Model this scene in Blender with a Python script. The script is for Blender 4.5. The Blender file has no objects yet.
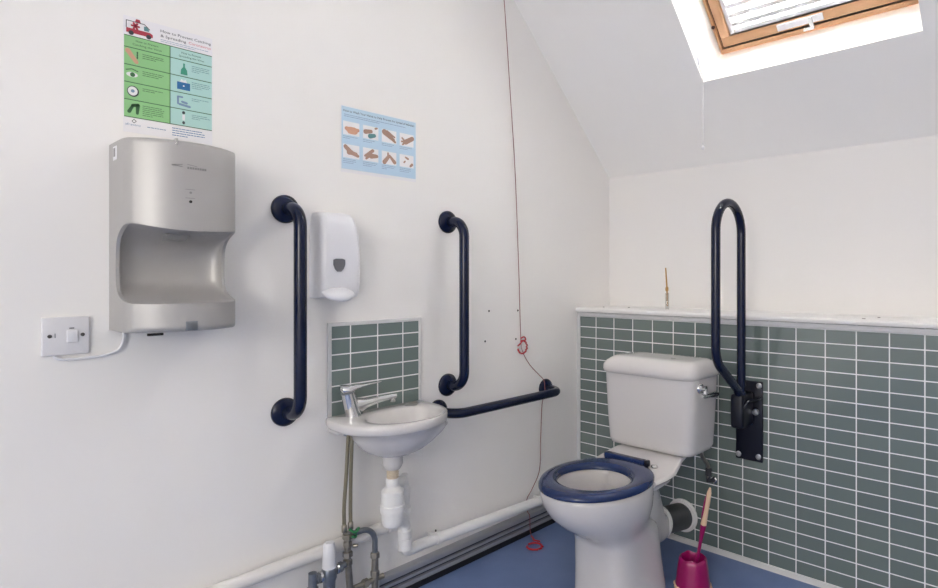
import bpy, bmesh, math, random
from mathutils import Vector, Matrix
random.seed(4)
SC = bpy.context.scene
COL = SC.collection
PI = math.pi
V = Vector

# ------------------------------------------------------------------ helpers
def lin(h):
    h = h.lstrip('#')
    r = []
    for i in (0, 2, 4):
        c = int(h[i:i+2], 16) / 255
        r.append(c/12.92 if c <= .04045 else ((c+.055)/1.055)**2.4)
    return (*r, 1)

def mat(name, col, rough=.5, metal=0., bump=0., bscale=200., var=0., vscale=8., spec=.5, coat=0., trans=0., ior=1.5, alpha=1.):
    m = bpy.data.materials.new(name); m.use_nodes = True
    nt = m.node_tree; b = nt.nodes['Principled BSDF']
    c = lin(col)
    b.inputs['Base Color'].default_value = c
    b.inputs['Roughness'].default_value = rough
    b.inputs['Metallic'].default_value = metal
    b.inputs['Specular IOR Level'].default_value = spec
    b.inputs['Coat Weight'].default_value = coat
    b.inputs['Coat Roughness'].default_value = .06
    b.inputs['Transmission Weight'].default_value = trans
    b.inputs['IOR'].default_value = ior
    b.inputs['Alpha'].default_value = alpha
    if bump or var:
        tc = nt.nodes.new('ShaderNodeTexCoord')
        if var:
            n = nt.nodes.new('ShaderNodeTexNoise'); n.inputs['Scale'].default_value = vscale; n.inputs['Detail'].default_value = 4
            nt.links.new(tc.outputs['Object'], n.inputs['Vector'])
            mx = nt.nodes.new('ShaderNodeMix'); mx.data_type = 'RGBA'
            mx.inputs[6].default_value = tuple(x*(1-var) for x in c[:3]) + (1,)
            mx.inputs[7].default_value = tuple(min(1, x*(1+var)) for x in c[:3]) + (1,)
            nt.links.new(n.outputs['Fac'], mx.inputs[0]); nt.links.new(mx.outputs[2], b.inputs['Base Color'])
        if bump:
            n2 = nt.nodes.new('ShaderNodeTexNoise'); n2.inputs['Scale'].default_value = bscale; n2.inputs['Detail'].default_value = 3
            nt.links.new(tc.outputs['Object'], n2.inputs['Vector'])
            bp = nt.nodes.new('ShaderNodeBump'); bp.inputs['Strength'].default_value = bump; bp.inputs['Distance'].default_value = .002
            nt.links.new(n2.outputs['Fac'], bp.inputs['Height']); nt.links.new(bp.outputs['Normal'], b.inputs['Normal'])
    return m

def tile_mat(name, axis, x0, z0, bw, bh, c1, c2, grout, ms=.0021):
    m = mat(name, c1, .13, spec=1.)
    nt = m.node_tree; b = nt.nodes['Principled BSDF']
    tc = nt.nodes.new('ShaderNodeTexCoord'); sp = nt.nodes.new('ShaderNodeSeparateXYZ')
    nt.links.new(tc.outputs['Object'], sp.inputs[0])
    def add(sock, v):
        a = nt.nodes.new('ShaderNodeMath'); a.operation = 'ADD'; a.inputs[1].default_value = v
        nt.links.new(sock, a.inputs[0]); return a.outputs[0]
    cb = nt.nodes.new('ShaderNodeCombineXYZ')
    nt.links.new(add(sp.outputs[axis], -x0 + bw*40), cb.inputs[0]); nt.links.new(add(sp.outputs[2], -z0 + bh*40), cb.inputs[1])
    br = nt.nodes.new('ShaderNodeTexBrick'); br.offset = 0; br.squash = 1
    br.inputs['Scale'].default_value = 1; br.inputs['Mortar Size'].default_value = ms; br.inputs['Mortar Smooth'].default_value = .1
    br.inputs['Bias'].default_value = 0; br.inputs['Brick Width'].default_value = bw; br.inputs['Row Height'].default_value = bh
    br.inputs['Color1'].default_value = lin(c1); br.inputs['Color2'].default_value = lin(c2); br.inputs['Mortar'].default_value = lin(grout)
    nt.links.new(cb.outputs[0], br.inputs['Vector']); nt.links.new(br.outputs['Color'], b.inputs['Base Color'])
    rm = nt.nodes.new('ShaderNodeMapRange'); rm.inputs['To Min'].default_value = .17; rm.inputs['To Max'].default_value = .8
    nt.links.new(br.outputs['Fac'], rm.inputs['Value']); nt.links.new(rm.outputs[0], b.inputs['Roughness'])
    bp = nt.nodes.new('ShaderNodeBump'); bp.invert = True; bp.inputs['Strength'].default_value = .6; bp.inputs['Distance'].default_value = .001
    nt.links.new(br.outputs['Fac'], bp.inputs['Height']); nt.links.new(bp.outputs['Normal'], b.inputs['Normal'])
    return m

def catmull(pts, n=8):
    pts = [V(p) for p in pts]; P = [pts[0]*2-pts[1]] + pts + [pts[-1]*2-pts[-2]]; out = []
    for i in range(1, len(P)-2):
        for k in range(n):
            t = k/n; a, b, c, d = P[i-1:i+3]
            out.append(.5*((2*b)+(c-a)*t+(2*a-5*b+4*c-d)*t*t+(3*b-a-3*c+d)*t**3))
    out.append(pts[-1]); return out

def fillet(pts, r, n=8):
    pts = [V(p) for p in pts]; out = [pts[0]]
    for i in range(1, len(pts)-1):
        p = pts[i]; a = (pts[i-1]-p); b = (pts[i+1]-p)
        rr = min(r, a.length*.49 if i > 1 else a.length*.95, b.length*.49 if i < len(pts)-2 else b.length*.95)
        ang = a.angle(b)
        d = min(rr/math.tan(ang/2), a.length*.98, b.length*.98); a.normalize(); b.normalize()
        rad = d*math.tan(ang/2); c = p+(a+b).normalized()*(rad/math.sin(ang/2))
        s = p+a*d-c; e = p+b*d-c
        sa = s.angle(e)
        for k in range(n+1): out.append(c+(s*math.sin((1-k/n)*sa)+e*math.sin(k/n*sa))/math.sin(sa))
    out.append(pts[-1]); return out

class MB:
    def __init__(s): s.bm = bmesh.new()
    def face(s, vs):
        try: s.bm.faces.new(vs)
        except ValueError: pass
    def loft(s, rings, cap0=True, cap1=True, closed=False):
        R = [[s.bm.verts.new(p) for p in r] for r in rings]; n = len(R[0])
        m = len(R)
        for i in range(m if closed else m-1):
            a, b = R[i], R[(i+1) % m]
            for k in range(n): s.face((a[k], a[(k+1) % n], b[(k+1) % n], b[k]))
        if not closed:
            if cap0: s.face(R[0][::-1])
            if cap1: s.face(R[-1])
        return s
    def tube(s, path, r, n=14, closed=False, flat=None):
        P = [V(p) for p in path]; m = len(P)
        q = []
        for p in P:
            if not q or (p-q[-1]).length > 1e-6: q.append(p)
        P = q; m = len(P)
        rs = r if isinstance(r, (list, tuple)) else [r]*m
        T = []
        for i in range(m):
            if closed: t = P[(i+1) % m]-P[i-1]
            else: t = P[min(i+1, m-1)]-P[max(i-1, 0)]
            T.append(t.normalized())
        u = T[0].orthogonal().normalized() if flat is None else (V(flat)-T[0]*V(flat).dot(T[0])).normalized()
        rings = []
        for i in range(m):
            u = (u-T[i]*u.dot(T[i])).normalized(); w = T[i].cross(u)
            rings.append([P[i]+(u*math.cos(2*PI*k/n)+w*math.sin(2*PI*k/n))*rs[i] for k in range(n)])
        return s.loft(rings, closed=closed)
    def lathe(s, prof, o, axis=(0, 0, 1), n=32, up=None):
        o = V(o); ax = V(axis).normalized(); u = ax.orthogonal().normalized() if up is None else V(up).normalized(); w = ax.cross(u)
        rings = [[o+ax*h+(u*math.cos(2*PI*k/n)+w*math.sin(2*PI*k/n))*max(r, 1e-4) for k in range(n)] for r, h in prof]
        return s.loft(rings)
    def box(s, a, b, bev=0., seg=3):
        t = bmesh.new(); bmesh.ops.create_cube(t, size=1)
        a = V(a); b = V(b); c = (a+b)/2; d = b-a
        for v in t.verts: v.co = V((v.co.x*d.x+c.x, v.co.y*d.y+c.y, v.co.z*d.z+c.z))
        if bev: bmesh.ops.bevel(t, geom=list(t.edges), offset=bev, segments=seg, profile=.5, affect='EDGES')
        s.merge(t); return s
    def merge(s, t, M=None):
        mp = {}
        for v in t.verts: mp[v] = s.bm.verts.new(M @ v.co if M else v.co)
        for f in t.faces: s.face([mp[v] for v in f.verts])
        t.free()
    def prism(s, pts, off):
        off = V(off); s.loft([[V(p) for p in pts], [V(p)+off for p in pts]]); return s
    def hexa(s, lo, hi):  # two quads
        return s.loft([lo, hi])
    def grid(s, f, nu, nv):
        g = [[s.bm.verts.new(f(i/nu, j/nv)) for j in range(nv+1)] for i in range(nu+1)]
        for i in range(nu):
            for j in range(nv): s.face((g[i][j], g[i+1][j], g[i+1][j+1], g[i][j+1]))
        return g
    # flat drawing on the left wall: a runs along +y from oy, b up from oz
    def fl(s, pts, o, x0, x1):
        return s.prism([(x0, o[0]+a, o[1]+b) for a, b in pts], (x1-x0, 0, 0))
    def rect(s, o, a0, b0, a1, b1, x0, x1): return s.fl([(a0, b0), (a1, b0), (a1, b1), (a0, b1)], o, x0, x1)
    def disc(s, o, a, b, ra, rb, x0, x1, n=20): return s.fl([(a+ra*math.cos(2*PI*k/n), b+rb*math.sin(2*PI*k/n)) for k in range(n)], o, x0, x1)
    def caps(s, o, p, q, w, x0, x1, w2=None):
        w2 = w2 or w; p = V(p); q = V(q); t = math.atan2(q.y-p.y, q.x-p.x); pts = []
        for k in range(7): an = t+PI/2+PI*k/6; pts.append((p.x+w*math.cos(an), p.y+w*math.sin(an)))
        for k in range(7): an = t-PI/2+PI*k/6; pts.append((q.x+w2*math.cos(an), q.y+w2*math.sin(an)))
        return s.fl(pts, o, x0, x1)

def sring(cx, cy, z, a, bf, bb, n=2., N=48):
    """superellipse ring: half width a in x, bf towards -y, bb towards +y"""
    r = []
    for k in range(N):
        t = 2*PI*k/N; c = math.cos(t); s = math.sin(t)
        X = math.copysign(abs(c)**(2/n), c)*a; Y = math.copysign(abs(s)**(2/n), s)
        r.append(V((cx+X, cy+Y*(bb if Y > 0 else bf), z)))
    return r

def build(name, mb, m, parent=None, loc=None, sharp=35, label=None):
    """link the collected shapes as ONE mesh object; world coordinates in, local to the thing's base"""
    L = V(loc) if loc is not None else (V(parent['_o']) if parent is not None else V((0, 0, 0)))
    bm = mb.bm
    bmesh.ops.remove_doubles(bm, verts=bm.verts, dist=1e-6)
    bmesh.ops.recalc_face_normals(bm, faces=bm.faces)
    for v in bm.verts: v.co -= L
    me = bpy.data.meshes.new(name); bm.to_mesh(me); bm.free()
    for p in me.polygons: p.use_smooth = True
    me.set_sharp_from_angle(angle=math.radians(sharp))
    me.materials.append(m)
    o = bpy.data.objects.new(name, me); COL.objects.link(o)
    if parent is not None: o.parent = parent
    else: o.location = L
    o['_o'] = list(L)
    if label: o['label'] = label
    return o

def tag(o, label, cat, group=None):
    o['label'] = label; o['category'] = cat
    if group: o['group'] = group
    return o

def thing(name, label, cat, loc, group=None):
    o = bpy.data.objects.new(name, None); COL.objects.link(o); o.location = loc; o['_o'] = list(loc)
    o.empty_display_size = .05
    return tag(o, label, cat, group)

def struct(name, mb, m, parent=None, sharp=30):
    o = build(name, mb, m, parent, sharp=sharp)
    if parent is None: o['kind'] = 'structure'
    return o

def lettering(mb, s, o, a0, b, a1, h, x0, dx=.0004, align='L'):
    """raised flat letters on the left wall plane, baseline b, cap height h, squeezed to end at a1"""
    cu = bpy.data.curves.new('lettering_curve', 'FONT'); cu.body = s; cu.size = 1; cu.resolution_u = 2; cu.extrude = 0
    ob = bpy.data.objects.new('lettering_curve', cu); COL.objects.link(ob)
    dg = bpy.context.evaluated_depsgraph_get(); dg.update()
    me = bpy.data.meshes.new_from_object(ob.evaluated_get(dg))
    xs = [v.co.x for v in me.vertices]; x_lo = min(xs); w = max(xs)-x_lo; sc = h/.73; sx = (a1-a0)/w
    for lay in (x0, x0+dx):
        vs = [mb.bm.verts.new((lay, o[0]+a0+(v.co.x-x_lo)*sx, o[1]+b+v.co.y*sc)) for v in me.vertices]
        for p in me.polygons: mb.face([vs[i] for i in p.vertices])
    bpy.data.objects.remove(ob); bpy.data.curves.remove(cu); bpy.data.meshes.remove(me)

# ------------------------------------------------------------------ materials
M = dict(
    wall=mat('wall_paint', '#f1efec', .6, bump=.12, bscale=60, var=.012, vscale=3),
    ceil=mat('ceiling_paint', '#f9f8f6', .7, bump=.1, bscale=60),
    reveal=mat('lining_paint', '#f2f1f0', .6),
    ledge=mat('ledge_gloss_paint', '#eeecea', .35, bump=.08, bscale=30),
    grout=mat('white_sealant', '#cfcfd0', .5, var=.06, vscale=30),
    floor=None,
    navy=mat('navy_nylon', '#0a1533', .2, spec=.4, bump=.05, bscale=400),
    black=mat('black_navy_plate', '#0b0f20', .3),
    seat=mat('blue_seat_plastic', '#152a58', .14, spec=.35, coat=.2),
    ceramic=mat('white_ceramic', '#d6d3d2', .08, coat=.3),
    bowl=mat('bowl_ceramic', '#dedad6', .1),
    pvc=mat('white_pvc', '#ecebea', .3),
    pvcw=mat('painted_pipe', '#e6e3e0', .4),
    plastic=mat('white_plastic', '#e6e6ea', .28),
    plasticg=mat('soft_white_plastic', '#e0dfe2', .4),
    silver=mat('silver_paint', '#b3b1af', .42, metal=.3, bump=.03, bscale=1500),
    grille=mat('air_outlet_grey', '#8d8c8b', .4, metal=.2),
    chrome=mat('chrome', '#dadada', .07, metal=1.),
    brass=mat('dull_plated_brass', '#9d978c', .32, metal=.85, var=.3, vscale=60),
    gunmetal=mat('weathered_valve_metal', '#8b9096', .34, metal=.8, var=.25, vscale=80),
    alu=mat('anodised_aluminium', '#aeafb5', .33, metal=.5, bump=.04, bscale=300),
    trunkdark=mat('dark_groove', '#3a3b42', .5),
    rubber=mat('black_skirting_rubber', '#101014', .5),
    hose=mat('braided_steel_hose', '#8a8472', .42, metal=.6, bump=.8, bscale=900, var=.3, vscale=500),
    green=mat('green_tag', '#2f7d4a', .5),
    grey=mat('grey_soil_pipe', '#45474a', .45),
    magenta=mat('magenta_plastic', '#9a0a5c', .3, coat=.2),
    cream=mat('cream_plastic', '#e9c9a8', .4),
    red=mat('red_plastic', '#b3202c', .35),
    cord=mat('dusty_red_cord', '#8f5a58', .8),
    wcord=mat('white_cord', '#c9c7c6', .7),
    wood=mat('varnished_pine', '#cfa27a', .35, var=.16, vscale=14),
    gap=mat('dark_brown', '#3a2013', .6),
    paper=mat('white_paper', '#ecebee', .35),
    pgreen=mat('print_green', '#93ca8c', .35),
    pteal=mat('print_teal', '#b3dad4', .35),
    pblue=mat('print_pale_blue', '#bcd6e8', .35),
    ink=mat('print_dark_ink', '#3b4046', .5),
    inkg=mat('print_green_ink', '#3c6a44', .5),
    inkt=mat('print_teal_ink', '#5f8f93', .5),
    inkb=mat('print_blue_ink', '#2f6fa5', .5),
    inkl=mat('print_faint_blue_ink', '#7c97b4', .5),
    inkr=mat('print_red_ink', '#b23a4c', .5),
    pinkr=mat('print_pink_ink', '#d77f8c', .5),
    skin=mat('print_skin', '#d3a188', .5),
    skind=mat('print_dark_skin', '#a9897b', .5),
    amber=mat('amber_stick', '#b58a4a', .5),
    lens=mat('grey_window', '#6f6f74', .15),
    dark=mat('dark_hole', '#1a1718', .8),
    rustm=mat('screw_head', '#5a5654', .5, metal=.6),
    screw=mat('zinc_screw', '#cfd0d2', .3, metal=.8),
    thread=mat('beige_threaded_tail', '#cdbda6', .5, var=.15, vscale=60),
    lamp=None,
)
# floor vinyl: mid blue with pale and dark flecks
m = mat('blue_vinyl', '#6b83b4', .42); nt = m.node_tree; b = nt.nodes['Principled BSDF']
tc = nt.nodes.new('ShaderNodeTexCoord')
n1 = nt.nodes.new('ShaderNodeTexNoise'); n1.inputs['Scale'].default_value = 7; n1.inputs['Detail'].default_value = 5
n2 = nt.nodes.new('ShaderNodeTexNoise'); n2.inputs['Scale'].default_value = 420; n2.inputs['Detail'].default_value = 2
for n in (n1, n2): nt.links.new(tc.outputs['Object'], n.inputs['Vector'])
mx = nt.nodes.new('ShaderNodeMix'); mx.data_type = 'RGBA'; mx.inputs[6].default_value = lin('#586c98'); mx.inputs[7].default_value = lin('#7488b2')
nt.links.new(n1.outputs['Fac'], mx.inputs[0])
mx2 = nt.nodes.new('ShaderNodeMix'); mx2.data_type = 'RGBA'; mx2.blend_type = 'OVERLAY'; mx2.inputs[0].default_value = .35
nt.links.new(mx.outputs[2], mx2.inputs[6]); nt.links.new(n2.outputs['Fac'], mx2.inputs[7]); nt.links.new(mx2.outputs[2], b.inputs['Base Color'])
M['floor'] = m
BW, BH = .09903, .049
M['tile'] = tile_mat('sage_wall_tile', 0, .1078, .8965, BW, BH, '#727f7b', '#6b7774', '#f0f1f0')
M['stile'] = tile_mat('sage_splash_tile', 1, -.0987, .2926, .0990, .0490, '#74827f', '#6d7b78', '#e9eae9')
# translucent pleated blind
m = bpy.data.materials.new('translucent_blind'); m.use_nodes = True; nt = m.node_tree; nt.nodes.clear()
out = nt.nodes.new('ShaderNodeOutputMaterial'); df = nt.nodes.new('ShaderNodeBsdfDiffuse'); tr = nt.nodes.new('ShaderNodeBsdfTranslucent'); ms = nt.nodes.new('ShaderNodeMixShader')
df.inputs[0].default_value = lin('#eef0f2'); tr.inputs[0].default_value = lin('#f4f6f8'); ms.inputs[0].default_value = .4
nt.links.new(df.outputs[0], ms.inputs[1]); nt.links.new(tr.outputs[0], ms.inputs[2]); nt.links.new(ms.outputs[0], out.inputs[0])
M['blind'] = m
# thin window glass
m = bpy.data.materials.new('window_glass'); m.use_nodes = True; nt = m.node_tree; nt.nodes.clear()
out = nt.nodes.new('ShaderNodeOutputMaterial'); gl = nt.nodes.new('ShaderNodeBsdfGlossy'); tp = nt.nodes.new('ShaderNodeBsdfTransparent'); ms = nt.nodes.new('ShaderNodeMixShader'); fr = nt.nodes.new('ShaderNodeFresnel')
gl.inputs['Roughness'].default_value = .02
nt.links.new(fr.outputs[0], ms.inputs[0]); nt.links.new(tp.outputs[0], ms.inputs[1]); nt.links.new(gl.outputs[0], ms.inputs[2]); nt.links.new(ms.outputs[0], out.inputs[0])
M['glass'] = m
m = bpy.data.materials.new('clear_vial_glass'); m.use_nodes = True; nt = m.node_tree; nt.nodes.clear()
out = nt.nodes.new('ShaderNodeOutputMaterial'); gl = nt.nodes.new('ShaderNodeBsdfGlossy'); tp = nt.nodes.new('ShaderNodeBsdfTransparent'); ms = nt.nodes.new('ShaderNodeMixShader')
gl.inputs['Roughness'].default_value = .05; tp.inputs[0].default_value = (.93, .92, .9, 1); ms.inputs[0].default_value = .12
nt.links.new(tp.outputs[0], ms.inputs[1]); nt.links.new(gl.outputs[0], ms.inputs[2]); nt.links.new(ms.outputs[0], out.inputs[0])
M['vial'] = m

# ------------------------------------------------------------------ the room
XR, YF, YB = 2.85, -5.4, .257          # right wall, front wall, upper back wall
ZB, SL = 1.571, .96                   # ceiling starts at the back wall, slope
ZC = 2.75; YC = YB-(ZC-ZB)/SL
UP = V((0, -1, SL)).normalized(); NO = V((0, SL, 1)).normalized(); P0 = V((0, YB, ZB))
struct('floor', MB().box((-.1, YF-.1, -.1), (XR+.1, YB+.1, 0)), M['floor'])
prof = [(YF, 0), (YB, 0), (YB, ZB), (YC, ZC), (YF, ZC)]
struct('wall_left', MB().prism([(-.1, y, z) for y, z in prof], (.1, 0, 0)), M['wall'])
struct('wall_right', MB().prism([(XR, y, z) for y, z in prof], (.1, 0, 0)), M['wall'])
struct('wall_front', MB().box((-.1, YF-.1, 0), (XR+.1, YF, ZC)), M['wall'])
struct('wall_back', MB().box((-.1, YB, 0), (XR+.1, YB+.1, ZB)), M['wall'])
# sloping ceiling with the skylight opening cut through it, its lining perpendicular to the slope
TH = .2
OX0, OX1, T0, T1 = .652, 1.394, .395, 1.36          # opening at the ceiling face
FX0, FX1, FT0, FT1 = .674, 1.366, .402, 1.37         # opening at the window frame
def sp(x, t, h=0): return P0+V((x, 0, 0))+UP*t+NO*h
TL = (YB-YC)*math.sqrt(1+SL*SL)
ce = MB()
def slab(a, bq): ce.hexa(a, bq)
I = [(OX0, T0), (OX1, T0), (OX1, T1), (OX0, T1)]; O = [(FX0, FT0), (FX1, FT0), (FX1, FT1), (FX0, FT1)]
E0 = [(-.1, -.0), (XR+.1, -.0), (XR+.1, TL), (-.1, TL)]
for k in range(4):
    j = (k+1) % 4
    lo = [sp(*E0[k]), sp(*E0[j]), sp(*I[j]), sp(*I[k])]
    hi = [sp(*E0[k], TH), sp(*E0[j], TH), sp(*O[j], TH), sp(*O[k], TH)]
    ce.hexa(lo, hi)
ce.box((-.1, YF-.1, ZC), (XR+.1, YC+.0, ZC+.1))
struct('ceiling', ce, M['ceil'])
# low boxed-out wall with tiles
struct('wall_tiled', MB().box((.0, 0, .0), (XR, YB, .915)), M['tile'])
lg = MB()
rg = []
for x in (.0, XR):
    rg.append([V((x, y, z)) for y, z in [(YB, .917), (YB, .936), (-.004, .936), (-.011, .934), (-.014, .929), (-.014, .921), (-.012, .917)]])
lg.loft(rg)
struct('trim_1', lg, M['ledge'])                                                  # ledge board
struct('trim_2', MB().box((.002, -.005, .8965), (XR, .0, .915), .0015).box((.0, -.006, 0), (.0185, .0, .9), .0015), M['grout'])
sk = MB(); sk.prism([(0.02, y, z) for y, z in [(0, 0), (-.016, 0), (-.011, .004), (-.006, .013), (0, .0155)]], (XR-.02, 0, 0))
struct('trim_3', sk, M['grout'])
# metal skirting trunking on the left wall with its black floor strip
YT0, YT1 = -1.085, -.015
bs = MB()
pr = [(0, .020), (.032, .020), (.032, .034), (.022, .035), (.022, .043), (.030, .044), (.030, .054), (.021, .055), (.021, .063), (.029, .064), (.029, .076), (.027, .081), (.018, .084), (0, .084)]
bs.prism([(x, YT0, z) for x, z in pr], (0, YT1-YT0, 0))
bl = struct('baseboard_left', bs, M['alu'], sharp=20)
build('black_strip', MB().box((0, YT0, 0.0005), (.036, YT1, .0195)), M['rubber'], bl)
gv = MB()
for z0, z1 in ((.0350, .0430), (.0550, .0630)): gv.box((.018, YT0+.002, z0), (.0232, YT1-.001, z1))
build('groove', gv, M['trunkdark'], bl)
build('end_cap', MB().box((0, YT0-.022, 0.0005), (.034, YT0, .086), .003), M['plastic'], bl)

# ------------------------------------------------------------------ skylight
win = MB()
def bar(mb, x0, t0, x1, t1, h0, h1, bev=.003):
    t = bmesh.new(); bmesh.ops.create_cube(t, size=1)
    R = Matrix((( 1, 0, 0), (0, UP.y, NO.y), (0, UP.z, NO.z))).to_4x4()
    for v in t.verts: v.co = V(((v.co.x+.5)*(x1-x0)+x0, (v.co.y+.5)*(t1-t0)+t0, (v.co.z+.5)*(h1-h0)+h0))
    if bev: bmesh.ops.bevel(t, geom=list(t.edges), offset=bev, segments=2, profile=.5, affect='EDGES')
    mb.merge(t, Matrix.Translation(P0) @ R)
fx0, fx1, ft0, ft1 = FX0+.001, FX1-.001, FT0+.003, FT1-.003
H0, H1 = .175, .27
bar(win, fx0, ft0, fx1, ft0+.020, H0, H1); bar(win, fx0, ft1-.012, fx1, ft1, H0, H1)
bar(win, fx0, ft0+.020, fx0+.012, ft1-.012, H0, H1); bar(win, fx1-.012, ft0+.020, fx1, ft1-.012, H0, H1)
w1 = struct('window_1', win, M['wood'])
gp = MB()
bar(gp, fx0+.012, ft0+.020, fx1-.012, ft0+.030, H0+.012, H1, 0); bar(gp, fx0+.012, ft0+.030, fx0+.022, ft1-.013, H0+.012, H1, 0); bar(gp, fx1-.022, ft0+.030, fx1-.012, ft1-.013, H0+.012, H1, 0)
build('gap_shade', gp, M['gap'], w1)  # dark brown strips painting the shade in the gap between frame and sash
sa = MB(); sx0, sx1, st0, st1 = fx0+.021, fx1-.021, ft0+.029, ft1-.02
bar(sa, sx0, st0, sx1, st0+.038, H0-.004, H1-.02); bar(sa, sx0, st1-.043, sx1, st1, H0-.004, H1-.02)
bar(sa, sx0, st0+.038, sx0+.036, st1-.043, H0-.004, H1-.02); bar(sa, sx1-.036, st0+.038, sx1, st1-.043, H0-.004, H1-.02)
sash = build('sash', sa, M['wood'], w1)
g = MB(); bar(g, sx0+.03, st0+.03, sx1-.03, st1-.03, H1-.035, H1-.03, 0)
build('glass_pane', g, M['glass'], w1)
hd = MB(); bar(hd, .915, st0+.008, 1.078, st0+.034, H0-.011, H0-.0045, .002); bar(hd, 1.03, st0-.008, 1.043, st0+.03, H0-.022, H0-.011, .002); bar(hd, 1.005, st0-.014, 1.042, st0-.005, H0-.02, H0-.006, .002)
build('ventilation_latch', hd, M['plastic'], w1)
bt = MB()
c = sp(fx0+.007, ft0+.12, H0-.001); bt.lathe([(.0001, 0), (.007, 0), (.007, .004), (.0001, .004)], c, -NO, 12)
build('pivot_stud', bt, M['gap'], w1)
# blind: a slatted blind inside the sash with side channels and a bottom bar
br = thing('window_blind', 'white horizontally pleated blind drawn down inside the pine skylight sash', 'blind', sp((sx0+sx1)/2, st0+.06, H0+.01))
bx0, bx1 = sx0+.039, sx1-.039
for xa, xb in ((bx0-.001, bx0+.016), (bx1-.016, bx1+.001)):
    ch = MB(); bar(ch, xa, st0+.040, xb, st1-.046, H0+.006, H0+.03, .002); build('side_channel', ch, M['plastic'], br)
bb = MB(); bar(bb, bx0+.018, st0+.040, bx1-.018, st0+.058, H0+.004, H0+.026, .004); build('bottom_bar', bb, M['plastic'], br)
ec = MB(); bar(ec, bx0+.016, st0+.0405, bx0+.024, st0+.0575, H0+.004, H0+.028, .002); build('bar_end', ec, M['wcord'], br)
pl = MB(); NP = 44; t_a, t_b = st0+.058, st1-.05; lo = []; hi = []
for i in range(NP+1):
    t = t_a+(t_b-t_a)*i/NP; h = H0+(.010 if i % 2 else .026)
    lo.append(t); hi.append(h)
vs = [[pl.bm.verts.new(sp(x, t, h)) for x in (bx0+.017, bx1-.017)] for t, h in zip(lo, hi)]
for i in range(NP): pl.face((vs[i][0], vs[i][1], vs[i+1][1], vs[i+1][0]))
build('pleated_fabric', pl, M['blind'], br, sharp=10)
for i in range(1, NP, 2):
    fo = MB(); bar(fo, bx0+.017, lo[i]-.0085, bx1-.017, lo[i]+.0085, hi[i]-.0055, hi[i]-.0035, 0); build('fold_shade', fo, M['plasticg'], br)  # made-up grey strips standing in for the shading lines of the pleats
# blind pull cord
pts = [sp(.735, .80, .165), V((.70, -.20, 2.085)), V((.6665, -.089, 1.900)), V((.649, -.032, 1.835)), V((.645, -.012, 1.70)), V((.645, -.012, 1.548))]
k = sp(.6665, .0, 0)
bc = thing('blind_cord', 'thin white cord with a small ball end hanging from the skylight', 'cord', (.645, -.012, 1.55))
path = [V((.712, -.34, 2.14)), V((.698, -.218, 2.075)), V((.683, -.16, 1.96)), V((.681, -.112, 1.868)), V((.680, -.085, 1.83)), V((.679, -.084, 1.68)), V((.679, -.084, 1.572))]
build('cord', MB().tube(catmull(path, 6), .0011, 6), M['wcord'], bc)
build('connector', MB().lathe([(.0015, -.014), (.0045, -.012), (.0045, .010), (.0015, .013)], V((.682, -.125, 1.893)), V((.002, -.02, .055)), 10), M['plastic'], bc)
build('ball_end', MB().lathe([(.0005, -.0075), (.004, -.0065), (.0072, -.001), (.0065, .004), (.0035, .0075), (.0012, .010)], path[-1], (0, 0, 1), 14), M['plastic'], bc)

# ------------------------------------------------------------------ hand dryer
DY0, DY1, DZ0, DZ1 = -1.807, -1.569, .951, 1.394
def ss(a, b, x):
    t = max(0, min(1, (x-a)/(b-a))); return t*t*(3-2*t)
def dryer_depth(y, z):
    u = (y-(DY0+DY1)/2)/((DY1-DY0)/2)
    full = .140+.056*(1-abs(u)**2.3)
    e = 1-abs(u); rc = .10
    if e < rc: full -= .030*(1-math.sqrt(max(0, 1-(1-e/rc)**2)))
    side = .056
    # cavity: straight cut through the cheeks, deeper scoop inside
    ztop = 1.184+.010*abs(u)**2 + .008*(u < 0)*u*u
    zlow = 1.017
    cut = ss(zlow-.001, zlow+.004, z)*(1-ss(ztop-.004, ztop+.001, z))
    v = (z-zlow)/(ztop-zlow); v = max(0, min(1, v))
    cheek = side+.096*((1-v)**12+.9*v**9)
    au = min(1, abs(u)/.93); sc = (1-au**5)**.5 if au < 1 else 0
    vb = 1-(1-min(1, v/.33))**2.4 if v < .33 else 1
    vt = 1-max(0, (v-.55)/.45)**2.2*.35
    scoop = .032*sc*vb*vt
    inner = cheek-scoop if abs(u) < .93 else cheek
    d = full+(min(inner, full)-full)*cut
    return max(d, .015)
db = MB(); NU, NVV = 96, 150
ys = [DY0+(DY1-DY0)*(.5-.5*math.cos(PI*i/NU)) for i in range(NU+1)]
zs = sorted([DZ0+(DZ1-DZ0)*j/NVV for j in range(NVV+1)]+[1.017+.0008*q for q in range(-1, 6)]+[1.18+.001*q for q in range(0, 18)])
def edge_round(z):
    r = .012; d = 0
    for e in (z-DZ0, DZ1-z):
        if e < r: d = max(d, r-math.sqrt(max(0, r*r-(r-e)**2)))
    return d
g = [[db.bm.verts.new((dryer_depth(y, z)-edge_round(z), y, z)) for z in zs] for y in ys]
for i in range(NU):
    for j in range(len(zs)-1): db.face((g[i][j], g[i+1][j], g[i+1][j+1], g[i][j+1]))
bk = [[db.bm.verts.new((.0006, y, z)) for z in zs] for y in (ys[0], ys[-1])]
for q, i in ((0, 0), (1, NU)):
    for j in range(len(zs)-1): db.face((bk[q][j], g[i][j], g[i][j+1], bk[q][j+1]))
for j in (0, len(zs)-1): db.face([g[i][j] for i in range(NU+1)]+[bk[1][j], bk[0][j]])
db.face([bk[0][0], bk[0][-1], bk[1][-1], bk[1][0]])
hd = thing('hand_dryer', 'silver grey hands-under dryer with a scooped drying bay on the wall', 'hand dryer', (0, (DY0+DY1)/2, DZ0))
body = build('body', db, M['silver'], hd, sharp=32)
yc = (DY0+DY1)/2
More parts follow.
